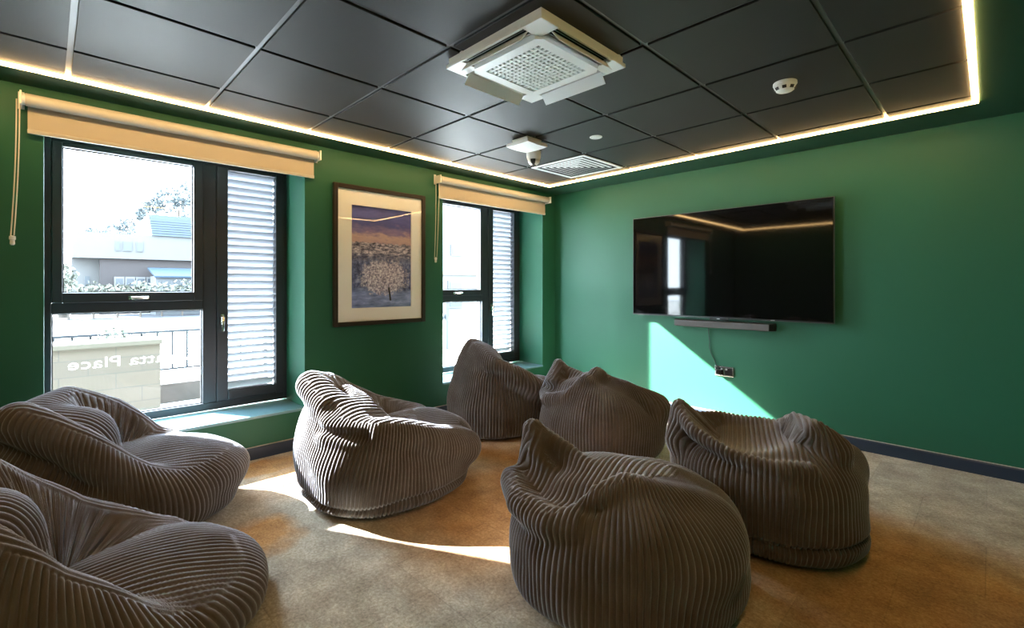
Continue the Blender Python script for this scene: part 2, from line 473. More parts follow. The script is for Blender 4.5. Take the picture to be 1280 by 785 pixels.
def snow_print():
    m, nt, b, N, L = new_mat('snowy dusk photograph')
    b.inputs['Roughness'].default_value = 0.5
    g = N.new('ShaderNodeNewGeometry'); sp = N.new('ShaderNodeSeparateXYZ'); L.new(g.outputs['Position'], sp.inputs[0])
    def rangev(o, lo, hi):
        r = N.new('ShaderNodeMapRange'); r.inputs['From Min'].default_value = lo; r.inputs['From Max'].default_value = hi; L.new(o, r.inputs['Value']); return r.outputs['Result']
    U = rangev(sp.outputs['Y'], a0, a1); V = rangev(sp.outputs['Z'], b0, b1)
    def math_(op, a, b_=None):
        n = N.new('ShaderNodeMath'); n.operation = op
        for i, x in enumerate((a, b_)):
            if x is None: continue
            if isinstance(x, (int, float)): n.inputs[i].default_value = x
            else: L.new(x, n.inputs[i])
        return n.outputs[0]
    def noise(s, d=4, sc=(1, 1, 1), rough=.6):
        mp = N.new('ShaderNodeMapping'); mp.inputs['Scale'].default_value = sc
        n = N.new('ShaderNodeTexNoise'); n.inputs['Scale'].default_value = s; n.inputs['Detail'].default_value = d; n.inputs['Roughness'].default_value = rough
        L.new(g.outputs['Position'], mp.inputs['Vector']); L.new(mp.outputs['Vector'], n.inputs['Vector']); return n.outputs['Fac']
    def ramp(fac, stops, const=False):
        r = N.new('ShaderNodeValToRGB'); el = r.color_ramp.elements
        while len(el) < len(stops): el.new(0.5)
        for e, (p, c) in zip(el, stops): e.position = p; e.color = (*c, 1)
        if const: r.color_ramp.interpolation = 'CONSTANT'
        L.new(fac, r.inputs['Fac']); return r.outputs['Color']
    def mix(f, a, b_):
        n = N.new('ShaderNodeMix'); n.data_type = 'RGBA'
        L.new(f, n.inputs['Factor']); L.new(a, n.inputs['A']); L.new(b_, n.inputs['B']); return n.outputs['Result']
    def step(v, e, w):
        r = N.new('ShaderNodeMapRange'); r.inputs['From Min'].default_value = e - w; r.inputs['From Max'].default_value = e + w; L.new(v, r.inputs['Value']); return r.outputs['Result']
    # purple clouds over a pink band
    vs = math_('ADD', V, math_('MULTIPLY', math_('SUBTRACT', noise(9, 4, (1, 1, 3.2)), .5), .22))
    sky = ramp(vs, [(.62, (.50, .34, .42)), (.70, (.64, .46, .48)), (.75, (.28, .21, .42)), (.84, (.09, .10, .36)), (.93, (.13, .14, .46)), (1.0, (.07, .09, .32))])
    # town: speckle of roofs and dark gaps
    town = ramp(noise(30, 7, (1, .6, 1.4), .8), [(.36, (.02, .02, .05)), (.46, (.12, .12, .22)), (.54, (.46, .43, .58)), (.62, (.95, .90, 1.0))])
    town2 = ramp(noise(26, 6, (1, 1, .8), .75), [(.38, (.035, .045, .13)), (.52, (.12, .15, .36)), (.68, (.45, .50, .80))])
    base = mix(step(V, .50, .05), town2, town)
    snow = ramp(noise(14, 5, (1, .6, 2.2)), [(.3, (.10, .15, .36)), (.55, (.26, .34, .68)), (.75, (.50, .60, .95))])
    edge = math_('ADD', V, math_('MULTIPLY', math_('SUBTRACT', noise(10, 3), .5), .05))
    base = mix(step(math_('ADD', edge, math_('MULTIPLY', U, .03)), .185, .025), snow, base)
    skyline = math_('ADD', V, math_('MULTIPLY', math_('SUBTRACT', noise(30, 4, (1, 1, .25)), .5), .07))
    base = mix(step(skyline, .645, .006), base, sky)
    # frosted crown
    du = math_('DIVIDE', math_('SUBTRACT', U, .54), .40); dv = math_('DIVIDE', math_('SUBTRACT', V, .30), .175)
    rr = math_('SQRT', math_('ADD', math_('MULTIPLY', du, du), math_('MULTIPLY', dv, dv)))
    rr = math_('ADD', rr, math_('MULTIPLY', math_('SUBTRACT', noise(20, 6, (1, 1, 1), .8), .5), 2.0))
    crown = ramp(noise(70, 6, (1, 1, 1), .8), [(.36, (.05, .045, .11)), (.46, (.30, .27, .44)), (.55, (.80, .75, .90)), (.64, (1.0, 1.0, 1.0))])
    inv = N.new('ShaderNodeMapRange'); inv.inputs['From Min'].default_value = 1.06; inv.inputs['From Max'].default_value = .86; L.new(rr, inv.inputs['Value'])
    base = mix(inv.outputs['Result'], base, crown)
    # trunk
    tu = math_('ABSOLUTE', math_('SUBTRACT', math_('SUBTRACT', U, .635), math_('MULTIPLY', math_('SUBTRACT', .08, V), .22)))
    tr = math_('MULTIPLY', math_('LESS_THAN', tu, .014), math_('MULTIPLY', math_('GREATER_THAN', V, .065), math_('LESS_THAN', V, .20)))
    dk = N.new('ShaderNodeRGB'); dk.outputs[0].default_value = (.02, .018, .03, 1)
    base = mix(tr, base, dk.outputs[0])
    L.new(base, b.inputs['Base Color'])
    return m
obj('print', MB().box(.003, .006, a0 - .01, a1 + .01, b0 - .01, b1 + .01), snow_print(), pic)
obj('picture_glass', MB().box(.0185, .0205, m0, m1, n0, n1), M['picglass'], pic)

# ---------------------------------------------------------------- television, soundbar, socket
tx0, tx1, tz0, tz1, ty = 1.046, 2.711, .905, 1.852, 4.105
tv = thing('television', 'large black flat television mounted on the far green wall', 'television', ((tx0 + tx1)/2, YF, tz0))
obj('tv_casing', MB().box(tx0, tx1, ty + .004, ty + .034, tz0, tz1).box(tx0 + .3, tx1 - .3, ty + .034, YF - .004, tz0 + .15, tz1 - .3), M['tvblack'], tv, bevel=.003)
obj('screen', MB().box(tx0 + .007, tx1 - .007, ty, ty + .005, tz0 + .014, tz1 - .007), M['screen'], tv)
bz = MB()
bz.box(tx0, tx1, ty - .001, ty + .004, tz0, tz0 + .004)
bz.box(tx0, tx0 + .003, ty - .001, ty + .004, tz0, tz1).box(tx1 - .003, tx1, ty - .001, ty + .004, tz0, tz1).box(tx0, tx1, ty - .001, ty + .004, tz1 - .003, tz1)
obj('bezel_trim', bz, M['silver'] if False else plain('dark metal bezel', (.10, .11, .11), .35, .7), tv)
obj('sensor_bar', MB().box(1.80, 1.96, ty - .003, ty + .012, tz0 - .014, tz0 + .003), M['tvblack'], tv, bevel=.002)
obj('badge', MB().box(1.862, 1.888, ty - .0045, ty - .002, tz0 - .006, tz0 - .001), M['silver'], tv)
obj('status_label', MB().box(2.285, 2.315, ty - .0025, ty - .0005, tz0 + .003, tz0 + .008), M['silver'], tv)
sb = thing('soundbar', 'slim dark grey soundbar mounted just below the television', 'soundbar', (1.90, YF, .85))
sx0, sx1, sy, sz0, sz1 = 1.487, 2.318, 4.055, .824, .884
obj('soundbar_body', MB().prism([(sx0 + .03, sy), (sx1 - .03, sy), (sx1, sy + .03), (sx1, YF - .022), (sx0, YF - .022), (sx0, sy + .03)], 'z', sz0, sz1), M['tvblack'], sb, bevel=.004)
obj('speaker_grille', MB().box(sx0 + .012, sx1 - .030, sy - .003, sy + .006, sz0 + .004, sz1 - .004), M['cloth'], sb, bevel=.003)
for bx in (1.58, 2.14):
    obj('wall_bracket', MB().box(bx, bx + .08, YF - .024, YF, sz0 - .006, sz0 + .04), M['tvblack'], sb)
so = thing('wall_socket', 'double chrome wall socket on the green wall under the soundbar', 'socket', (1.905, YF, .445))
ox0, ox1, oz0, oz1 = 1.826, 1.984, .402, .488
obj('socket_plate', MB().box(ox0, ox1, YF - .010, YF, oz0, oz1), plain('polished steel plate', (.62, .66, .66), .18, .9), so, bevel=.003)
for k in (0, 1):
    cx = ox0 + .042 + .074*k
    obj('socket_insert', MB().box(cx - .031, cx + .031, YF - .012, YF - .009, oz0 + .012, oz1 - .012), M['tvblack'], so, bevel=.001)
    obj('rocker_switch', MB().box(cx - .008 + .018*(1 - 2*k), cx + .008 + .018*(1 - 2*k), YF - .016, YF - .011, oz1 - .032, oz1 - .016), M['silver'], so, bevel=.001)
pl = thing('power_cable', 'thin black cable running from the soundbar down to the wall socket', 'cable', (1.80, YF, .46))
pth = [(1.772, YF - .014, .830), (1.773, YF - .012, .76), (1.780, YF - .010, .70), (1.778, YF - .008, .64), (1.792, YF - .008, .59), (1.824, YF - .009, .53), (1.846, YF - .016, .485), (1.862, YF - .030, .462), (1.864, YF - .036, .45)]
obj('flex', MB().tube(pth, .0032, 8), M['cable'], pl, smooth=True)
obj('plug', MB().box(1.846, 1.884, YF - .046, YF - .0125, .418, .458), M['tvblack'], pl, bevel=.006)

# ---------------------------------------------------------------- ceiling fittings
ax, ay, ah = 2.055, 1.545, .293
ac = thing('air_conditioner', 'square white cassette air conditioner with four open flaps in the black ceiling', 'air conditioner', (ax, ay, ZC))
zp = 2.192
fr = MB()
# frame: four corner blocks joined by thin outer rails, slots left open between
co = .105
for sx in (-1, 1):
    for sy in (-1, 1):
        fr.box(ax + min(sx*ah, sx*(ah - co)), ax + max(sx*ah, sx*(ah - co)), ay + min(sy*ah, sy*(ah - co)), ay + max(sy*ah, sy*(ah - co)), zp, zp + .018)
for s in (-1, 1):
    fr.box(ax + min(s*ah, s*(ah - .012)), ax + max(s*ah, s*(ah - .012)), ay - ah + co, ay + ah - co, zp, zp + .018)
    fr.box(ax - ah + co, ax + ah - co, ay + min(s*ah, s*(ah - .012)), ay + max(s*ah, s*(ah - .012)), zp, zp + .018)
obj('facia_frame', fr, M['white2'], ac, bevel=.003)
obj('cassette_body', MB().box(ax - ah + .01, ax + ah - .01, ay - ah + .01, ay + ah - .01, zp + .018, ZC + .004), M['white2'], ac)
ci = .212
cp = MB()
k = .025
cp.prism([(ax - ci + k, ay - ci), (ax + ci - k, ay - ci), (ax + ci, ay - ci + k), (ax + ci, ay + ci - k), (ax + ci - k, ay + ci), (ax - ci + k, ay + ci), (ax - ci, ay + ci - k), (ax - ci, ay - ci + k)], 'z', zp - .012, zp + .014)
# open the middle for the grille
gi = .163
cp = MB()
for (x0, x1, y0, y1) in ((-ci, -gi, -ci + k, ci - k), (gi, ci, -ci + k, ci - k), (-gi, gi, -ci, -gi), (-gi, gi, gi, ci)):
    cp.box(ax + x0, ax + x1, ay + y0, ay + y1, zp - .012, zp + .014)
for sx in (-1, 1):
    for sy in (-1, 1):
        cp.prism([(ax + sx*gi, ay + sy*(ci - k)), (ax + sx*ci, ay + sy*(ci - k)), (ax + sx*(ci - k), ay + sy*ci), (ax + sx*gi, ay + sy*ci)], 'z', zp - .012, zp + .014)
obj('centre_panel', cp, M['white2'], ac)
gl = MB()
n = 13; st = 2*gi/n
for i in range(1, n):
    t = -gi + i*st
    gl.box(ax + t - .0056, ax + t + .0056, ay - gi, ay + gi, zp - .010, zp - .002)
    gl.box(ax - gi, ax + gi, ay + t - .0056, ay + t + .0056, zp - .0095, zp - .0025)
obj('intake_grille', gl, M['white2'], ac)
obj('grille_backing', MB().box(ax - gi, ax + gi, ay - gi, ay + gi, zp + .006, zp + .010), M['dark'], ac)
sl = ah - co - .006
for q in range(4):
    rot = Matrix.Translation((ax, ay, 0)) @ Matrix.Rotation(q*PI/2, 4, 'Z')
    d = MB().obox(rot @ Matrix.Translation((ah - .046, 0, zp + .0165)), .030, sl, .002)
    obj('outlet_recess', d, M['dark'], ac)
    v = MB()
    for i in range(3):
        v.obox(rot @ Matrix.Translation((ah - .064 + i*.017, 0, zp + .008)) @ Matrix.Rotation(R(35), 4, 'Y'), .0075, sl, .001)
    obj('outlet_vane', v, M['silver'], ac)
    fl = MB().obox(rot @ Matrix.Translation((ah - .022, 0, zp - .019)) @ Matrix.Rotation(R(52), 4, 'Y'), .029, sl + .004, .002)
    obj('flap', fl, M['white2'], ac, bevel=.001)

vx0, vx1, vy0, vy1 = .676, 1.250, 3.014, 3.586
vt = thing('ceiling_vent', 'square white louvred air diffuser in the ceiling corner near the far wall', 'vent', ((vx0 + vx1)/2, (vy0 + vy1)/2, ZC))
vm = MB()
ring(vm, vx0 + .014, vx1 - .014, vy0 + .014, vy1 - .014, .014, ZC - .006, ZC + .003)
obj('diffuser_frame', vm, M['white2'], vt, bevel=.001)
bl = MB()
nb = 6; half = (vx1 - vx0)/2 - .028; hy = (vy1 - vy0)/2 - .028
cx, cy = (vx0 + vx1)/2, (vy0 + vy1)/2
for i in range(nb):
    o = half*(1 - i/nb); oy = hy*(1 - i/nb); inn = o - half/nb*1.25; iny = oy - hy/nb*1.25
    inn = max(inn, .004); iny = max(iny, .004)
    za, zb = ZC - .004, ZC + .0075
    vs = []
    for dz in (0, .0012):
        vs += [(cx - o, cy - oy, zb + dz), (cx + o, cy - oy, zb + dz), (cx + o, cy + oy, zb + dz), (cx - o, cy + oy, zb + dz),
               (cx - inn, cy - iny, za + dz - .0), (cx + inn, cy - iny, za + dz), (cx + inn, cy + iny, za + dz), (cx - inn, cy + iny, za + dz)]
    fs = []
    for k_ in range(4):
        l = (k_ + 1) % 4
        fs += [(k_, l, 4 + l, 4 + k_), (8 + k_, 12 + k_, 12 + l, 8 + l), (k_, 8 + k_, 8 + l, l), (4 + k_, 4 + l, 12 + l, 12 + k_)]
    bl.add(vs, fs)
obj('louvre_blades', bl, M['white2'], vt)
obj('duct_backing', MB().box(vx0 + .02, vx1 - .02, vy0 + .02, vy1 - .02, ZC - .0005, ZC + .0005), M['dark'], vt)

ap = thing('wireless_access_point', 'square white wireless access point under the ceiling beside the dome camera', 'access point', (1.19, 2.41, ZC), R(0))
obj('mounting_base', MB().box(1.115, 1.265, 2.335, 2.485, ZC - .030, ZC), M['white'], ap, bevel=.004)
cv = MB()
npts = 9; hs = .105
gvs = []
for i in range(npts):
    for j in range(npts):
        u = -1 + 2*i/(npts - 1); w = -1 + 2*j/(npts - 1)
        gvs.append((1.19 + u*hs, 2.41 + w*hs, ZC - .060 + .010*(u*u + w*w)*.5))
fs = [(i*npts + j, (i + 1)*npts + j, (i + 1)*npts + j + 1, i*npts + j + 1) for i in range(npts - 1) for j in range(npts - 1)]
top = [(x, y, ZC - .030) for (x, y, z) in gvs]
n0_ = len(gvs)
ed = [i*npts for i in range(npts)] + [(npts - 1)*npts + j for j in range(1, npts)] + [i*npts + npts - 1 for i in range(npts - 2, -1, -1)] + [j for j in range(npts - 2, 0, -1)]
fs2 = [(ed[i], ed[(i + 1) % len(ed)], n0_ + ed[(i + 1) % len(ed)], n0_ + ed[i]) for i in range(len(ed))]
cv.add(gvs + top, fs + fs2 + [tuple(n0_ + i for i in f) for f in fs])
obj('cover', cv, M['white'], ap, smooth=True)

dc = thing('ceiling_camera', 'small white dome security camera on the ceiling next to the access point', 'camera', (1.028, 2.662, ZC))
obj('camera_housing', MB().lathe([(.056, 0), (.057, -.022), (.055, -.045), (.050, -.062), (.046, -.066)], (1.028, 2.662, ZC), 36), M['white'], dc, smooth=True)
obj('dome_lens', MB().lathe([(.045, -.062), (.042, -.080), (.034, -.094), (.020, -.104), (.004, -.107)], (1.028, 2.662, ZC), 32), plain('smoked dome', (.03, .03, .03), .12), dc, smooth=True)
sh = MB()
for a0_, a1_ in ((200, 280), (330, 420)):
    seg = []
    for i in range(9):
        a = R(a0_ + (a1_ - a0_)*i/8)
        seg.append((1.028 + .047*math.cos(a), 2.662 + .047*math.sin(a)))
    for (r0, z0), (r1, z1) in zip([(1.0, -.060), (.93, -.082), (.74, -.097)], [(.93, -.082), (.74, -.097), (.45, -.106)]):
        for i in range(8):
            p, q = seg[i], seg[i + 1]
            P = lambda s, r, z: (1.028 + (s[0] - 1.028)*r*1.02, 2.662 + (s[1] - 2.662)*r*1.02, ZC + z - .0015)
            vs = [P(p, r0, z0), P(q, r0, z0), P(q, r1, z1), P(p, r1, z1)]
            sh.add(vs + [(v[0], v[1], v[2] + .003) for v in vs], [(0, 1, 2, 3), (7, 6, 5, 4), (0, 4, 5, 1), (2, 6, 7, 3), (1, 5, 6, 2), (3, 7, 4, 0)])
obj('lens_shroud', sh, M['white'], dc)

dl = thing('emergency_downlight', 'small round white emergency downlight flush in the ceiling between vent and air conditioner', 'downlight', (1.578, 2.708, ZC))
obj('rim', MB().lathe([(.043, .002), (.044, -.003), (.040, -.006), (.030, -.006)], (1.578, 2.708, ZC), 32), M['white'], dl, smooth=True)
obj('diffuser', MB().lathe([(.031, -.002), (.030, -.008), (.020, -.011), (.004, -.012)], (1.578, 2.708, ZC), 32), M['white2'], dl, smooth=True)

sd = thing('smoke_detector', 'round white smoke detector with dark slots on the ceiling at the right', 'smoke detector', (2.775, 2.668, ZC))
c = (2.775, 2.668, ZC)
obj('detector_base', MB().lathe([(.054, .001), (.055, -.012), (.052, -.014)], c, 40), M['white'], sd, smooth=True)
obj('detector_head', MB().lathe([(.050, -.012), (.050, -.026), (.046, -.036), (.036, -.044), (.020, -.047), (.004, -.048)], c, 40), M['white'], sd, smooth=True)
for kx in range(8):
    a = kx*PI/4 + .2
    m = Matrix.Translation(c) @ Matrix.Rotation(a, 4, 'Z') @ Matrix.Translation((.0455, 0, -.0335)) @ Matrix.Rotation(R(35), 4, 'Y')
    obj('smoke_slot', MB().obox(m, .003, .0095, .0075), M['dark'], sd)
# ---------------------------------------------------------------- beanbag surfaces
def sd_ell(p, c, r, yaw=0.0, tilt=0.0):
    q = p - np.array(c)
    if yaw:
        a = math.radians(yaw); ca, sa = math.cos(a), math.sin(a)
        q = np.stack([ca*q[:, 0] + sa*q[:, 1], -sa*q[:, 0] + ca*q[:, 1], q[:, 2]], 1)
    if tilt:
        a = math.radians(tilt); ca, sa = math.cos(a), math.sin(a)
        q = np.stack([q[:, 0], ca*q[:, 1] + sa*q[:, 2], -sa*q[:, 1] + ca*q[:, 2]], 1)
    r = np.array(r)
    k0 = np.sqrt(((q/r)**2).sum(1)) + 1e-9
    k1 = np.sqrt(((q/(r*r))**2).sum(1)) + 1e-9
    return k0*(k0 - 1)/k1

def sd_sup(p, c, r, n):
    # cushion-like squared-off ellipsoid
    q = np.abs((p - np.array(c))/np.array(r))
    k = (((q[:, 0]**2.3 + q[:, 1]**2.3)**(n/2.3)) + q[:, 2]**n)**(1/n)
    return (k - 1)*min(r)*1.15

def seg_dist(p, a, b):
    a = np.array(a, float); b = np.array(b, float)
    ab = b - a
    t = np.clip(((p - a) @ ab)/(ab @ ab + 1e-12), 0, 1)
    return np.sqrt(((p - a - t[:, None]*ab)**2).sum(1)), t

def sd_chain(p, pts):
    # tapered tube through (x, y, z, radius) points
    d = None
    for a, b in zip(pts[:-1], pts[1:]):
        e, t = seg_dist(p, a[:3], b[:3])
        e = e - (a[3] + (b[3] - a[3])*t)
        d = e if d is None else np.minimum(d, e)
    return d

def smin(a, b, k):
    h = np.clip(0.5 + 0.5*(b - a)/k, 0, 1)
    return b*(1 - h) + a*h - k*h*(1 - h)

def smax(a, b, k):
    return -smin(-a, -b, k)

def bag_field(p, spec):
    ph = spec.get('seed', 0)*1.7
    w = spec.get('warp', 0.016)
    q = p.copy()
    q[:, 0] += w*np.sin(7*p[:, 2] + 5*p[:, 1] + ph)
    q[:, 1] += w*np.sin(6*p[:, 0] + 4*p[:, 2] + 2*ph)
    q[:, 2] += w*0.8*np.sin(6*p[:, 0] + 7*p[:, 1] + 3*ph)
    d = None
    for pr in spec['add']:
        if pr[0] == 'E':
            e = sd_ell(q, pr[2], pr[3], *(pr[4:] if len(pr) > 4 else ()))
        elif pr[0] == 'S':
            e = sd_sup(q, *pr[2:])
        else:
            e = sd_chain(q, pr[2])
        d = e if d is None else smin(d, e, pr[1])
    for pr in spec.get('cut', ()):
        e = sd_ell(q, pr[2], pr[3], *(pr[4:] if len(pr) > 4 else ())) if pr[0] == 'E' else sd_chain(q, pr[2])
        d = smax(d, -e, pr[1])
    for (amp, wid, pts) in spec.get('crease', ()):
        m = None
        for a, b in zip(pts[:-1], pts[1:]):
            e, _ = seg_dist(q, a, b)
            m = e if m is None else np.minimum(m, e)
        d = d + amp*np.exp(-(m/wid)**2)
    for (amp, z, wid) in spec.get('rings', ()):
        d = d + amp*np.exp(-((q[:, 2] - z)/wid)**2)
    # cloth puckers
    d = d + 0.004*np.sin(19*p[:, 0] + 9*p[:, 2] + ph)*np.sin(15*p[:, 1] - 11*p[:, 2] + ph)
    d = smax(d, 0.004 - p[:, 2], 0.05)
    return d

def bag_radius(dirs, c, spec, t0=1.15, n=44):
    t = np.full(len(dirs), t0)
    for _ in range(n):
        d = bag_field(c + dirs*t[:, None], spec)
        t = np.maximum(t - 0.75*d, 0.02)
    return t

def bag_surface(spec, pitch=0.0235, per=8, rows=300, amp=0.0095):
    c = np.array(spec.get('centre', (0, 0, 0.20)))
    # outline at mid height -> columns evenly spaced along the cloth
    th = np.linspace(0, 2*math.pi, 721)
    out = bag_radius(np.stack([np.cos(th), np.sin(th), 0*th], 1), c, spec)
    pt = np.stack([np.cos(th)*out, np.sin(th)*out], 1)
    s = np.r_[0, np.cumsum(np.sqrt((np.diff(pt, axis=0)**2).sum(1)))]
    nr = int(round(s[-1]/pitch))
    cols = nr*per
    ths = np.interp(np.arange(cols)/cols*s[-1], s, th)
    side_t = np.arange(cols)/per
    f = np.linspace(0, 1, rows)
    phi = -math.pi/2 + math.pi*(0.04 + 0.955*(0.55*f + 0.45*f**0.75))
    T, Ph = np.meshgrid(ths, phi)
    D = np.stack([np.cos(Ph)*np.cos(T), np.cos(Ph)*np.sin(T), np.sin(Ph)], -1).reshape(-1, 3)
    R = bag_radius(D, c, spec)
    P = (c + D*R[:, None]).reshape(rows, cols, 3)
    # the shoulder of each column splits the side panels from the top panels
    rho = np.sqrt(P[..., 0]**2 + P[..., 1]**2)
    score = P[..., 2] + spec.get('shoulder', 0.55)*rho
    rim = score.argmax(0).astype(float)
    ker = np.hanning(4*per + 1); ker /= ker.sum()
    h = len(ker)//2
    rim = np.convolve(np.r_[rim[-h:], rim, rim[:h]], ker, 'valid')
    inside = np.clip((np.arange(rows)[:, None] - rim[None, :])/4.0 + 0.5, 0, 1)
    if 'radial' in spec:
        # here the side panel's ribs carry on over the top
        lo, hi = spec['radial']
        dg_ = (np.degrees(ths) + 180) % 360 - 180
        rr_ = rho/np.take_along_axis(rho, np.clip(rim.round().astype(int), 0, rows - 1)[None, :], 0)
        inside = inside*(1 - (np.clip((dg_ - lo)/8, 0, 1)*np.clip((hi - dg_)/8, 0, 1))[None, :]*np.clip((rr_ - .52)/.10, 0, 1))
    sl = spec.get('slant', 0.0)
    pside = side_t[None, :] + (sl*np.sin(ths - spec.get('slant_at', 0.0))[None, :])*P[..., 2]/pitch
    gx, gy, gz = spec.get('top_dir', (1.0, 0.12, 0.0))
    wob = 0.010*np.sin(8*P[..., 1] + 4*P[..., 0]) + 0.12*P[..., 0]*P[..., 1]
    ptop = (gx*P[..., 0] + gy*P[..., 1] + gz*P[..., 2] + wob)/pitch
    prof = lambda t: np.abs(np.sin(math.pi*t))**0.75 - 0.6
    # normals from the grid
    du = np.roll(P, -1, 1) - np.roll(P, 1, 1)
    dv = np.gradient(P, axis=0)
    N = np.cross(du, dv); N /= (np.linalg.norm(N, axis=-1, keepdims=True) + 1e-12)
    htop = prof(ptop)
    if spec.get('arms'):
        # on the inner faces of the arms the ribs run down from the crest
        w_ = np.clip((np.abs(N[..., 0]) - .50)/.18, 0, 1)
        htop = htop*(1 - w_) + prof((P[..., 1] + .25*P[..., 2])/pitch)*w_
    hgt = prof(pside)*(1 - inside) + htop*inside
    low = np.clip((P[..., 2] - 0.004)/0.02, 0, 1)
    P = P + N*(amp*hgt*low)[..., None]
    P[..., 2] = np.maximum(P[..., 2], 0.001)
    P[..., :2] *= spec.get('sc', 1.0)
    return P
# every bag: body, tall back, two side wings and a sunken seat; front is local +y
def wing(s, pts):
    return [(s*x, y, z, r) for x, y, z, r in pts]

BAGS = {}
BAGS['A'] = dict(at=(0.46, 0.165), rz=-8, seed=1, arms=True, slant=0.25, add=[
    ('S', .06, (0, .00, .145), (.42, .52, .205), 3.0),
    ('E', .10, (0, -.26, .34), (.36, .22, .28)),
    ('C', .05, [(.05, -.34, .58, .07), (-.22, -.22, .60, .08), (-.27, -.05, .50, .08), (-.30, .12, .31, .09), (-.28, .30, .17, .11)]),
    ('C', .05, [(.10, -.36, .56, .07), (.31, -.27, .62, .08), (.31, -.10, .50, .08), (.30, .10, .30, .09), (.28, .28, .16, .10)]),
    ('E', .04, (0, -.14, .38), (.22, .15, .20)),
    ('E', .025, (0, .22, .20), (.36, .36, .18)),
    ], crease=[(.03, .03, [(.40, -.30, .56), (.42, -.1, .42)])])
BAGS['B'] = dict(at=(1.44, -0.045), rz=-6, seed=2, arms=True, slant=0.25, add=[
    ('S', .06, (0, .00, .095), (.42, .55, .145), 2.8),
    ('E', .10, (0, -.30, .34), (.36, .20, .30)),
    ('C', .05, [(-.08, -.42, .62, .07), (-.25, -.24, .57, .08), (-.31, -.02, .33, .09), (-.33, .22, .12, .12)]),
    ('C', .05, [(.10, -.42, .60, .07), (.27, -.22, .55, .08), (.31, -.04, .33, .10), (.32, .20, .12, .12)]),
    ('E', .04, (0, -.17, .36), (.24, .15, .22)),
    ('E', .025, (0, .26, .08), (.36, .36, .165)),
    ])
BAGS['C'] = dict(at=(1.01, 1.39), rz=0, seed=3, slant=0.3, add=[
    ('S', .06, (0, .00, .155), (.43, .50, .22), 3.4),
    ('E', .10, (-.03, -.27, .34), (.38, .22, .26)),
    ('C', .06, [(.02, -.38, .54, .08), (-.16, -.40, .61, .08), (-.28, -.26, .57, .08), (-.35, .06, .40, .09), (-.30, .36, .26, .10)]),
    ('C', .04, [(.12, -.40, .44, .08), (.30, -.24, .43, .08), (.37, .08, .33, .08), (.30, .36, .23, .10)]),
    ('C', .05, [(-.10, -.34, .60, .05), (.06, -.33, .54, .045), (.22, -.29, .45, .035)]),
    ('C', .05, [(-.12, -.20, .56, .05), (.06, -.17, .52, .045), (.24, -.12, .42, .035)]),
    ('E', .025, (0, .22, .24), (.31, .34, .14)),
    ], crease=[(.035, .028, [(-.06, -.27, .60), (.10, -.25, .53), (.28, -.22, .45)]), (.03, .03, [(.1, -.47, .46), (.33, -.30, .44)])],
    rings=[(.012, .075, .015)])
BAGS['D'] = dict(at=(0.66, 2.68), rz=-25, seed=4, add=[
    ('S', .06, (0, .00, .165), (.40, .44, .23), 3.0),
    ('E', .10, (0, -.20, .38), (.33, .20, .34)),
    ('C', .06, wing(-1, [(.04, -.26, .69, .055), (.22, -.18, .58, .08), (.34, .12, .38, .09), (.28, .32, .27, .11)])),
    ('C', .05, wing(1, [(.06, -.26, .68, .05), (.24, -.18, .57, .08), (.34, .12, .38, .09), (.28, .32, .26, .11)])),
    ('E', .03, (0, .20, .28), (.30, .30, .14)),
    ], crease=[(.02, .03, [(-.3, -.3, .5), (-.06, -.42, .56), (.2, -.38, .55), (.34, -.1, .5)])])
BAGS['E'] = dict(at=(1.575, 2.79), sc=.93, radial=(-70, 80), rz=-3, seed=5, add=[
    ('S', .06, (0, .00, .17), (.44, .46, .235), 3.0),
    ('E', .08, (0, -.14, .34), (.40, .26, .19)),
    ('C', .05, [(-.33, -.22, .46, .09), (-.34, -.15, .585, .045)]),
    ('C', .05, [(-.30, -.12, .53, .055), (-.14, -.06, .48, .05), (.02, -.08, .55, .05)]),
    ('C', .05, [(.03, -.20, .50, .07), (.05, -.10, .575, .035)]),
    ('C', .05, [(.04, -.12, .55, .045), (.20, .0, .46, .09), (.36, .18, .34, .10)]),
    ('C', .04, [(-.38, -.24, .40, .05), (-.26, -.36, .39, .04), (-.06, -.36, .43, .04), (.02, -.24, .52, .04)]),
    ('E', .03, (0, .22, .26), (.32, .28, .13)),
    ], crease=[(.035, .035, [(-.36, -.27, .46), (-.24, -.32, .45), (-.08, -.30, .48)])])
BAGS['F'] = dict(at=(2.465, 1.61), sc=.96, radial=(-52, 70), rz=6, seed=6, add=[
    ('S', .06, (0, .00, .17), (.46, .45, .245), 3.2),
    ('E', .08, (.10, -.05, .30), (.37, .36, .18)),
    ('C', .05, [(-.33, -.12, .36, .13), (-.375, -.10, .57, .035)]),
    ('C', .04, [(-.37, -.09, .565, .035), (-.20, -.06, .46, .045), (-.02, -.12, .375, .05)]),
    ('C', .035, [(-.41, -.22, .37, .06), (-.28, -.35, .365, .05), (-.10, -.41, .365, .05), (.0, -.39, .37, .048)]),
    ('C', .03, [(.0, -.38, .38, .045), (.045, -.31, .43, .045), (.12, -.22, .445, .05), (.26, -.12, .40, .07), (.36, .02, .33, .09)]),
    ('E', .03, (0, .22, .27), (.32, .30, .14)),
    ], crease=[(.045, .035, [(-.34, -.20, .45), (-.2, -.27, .42), (-.04, -.30, .42)]), (.016, .025, [(.03, -.38, .42), (.07, -.33, .40)])])
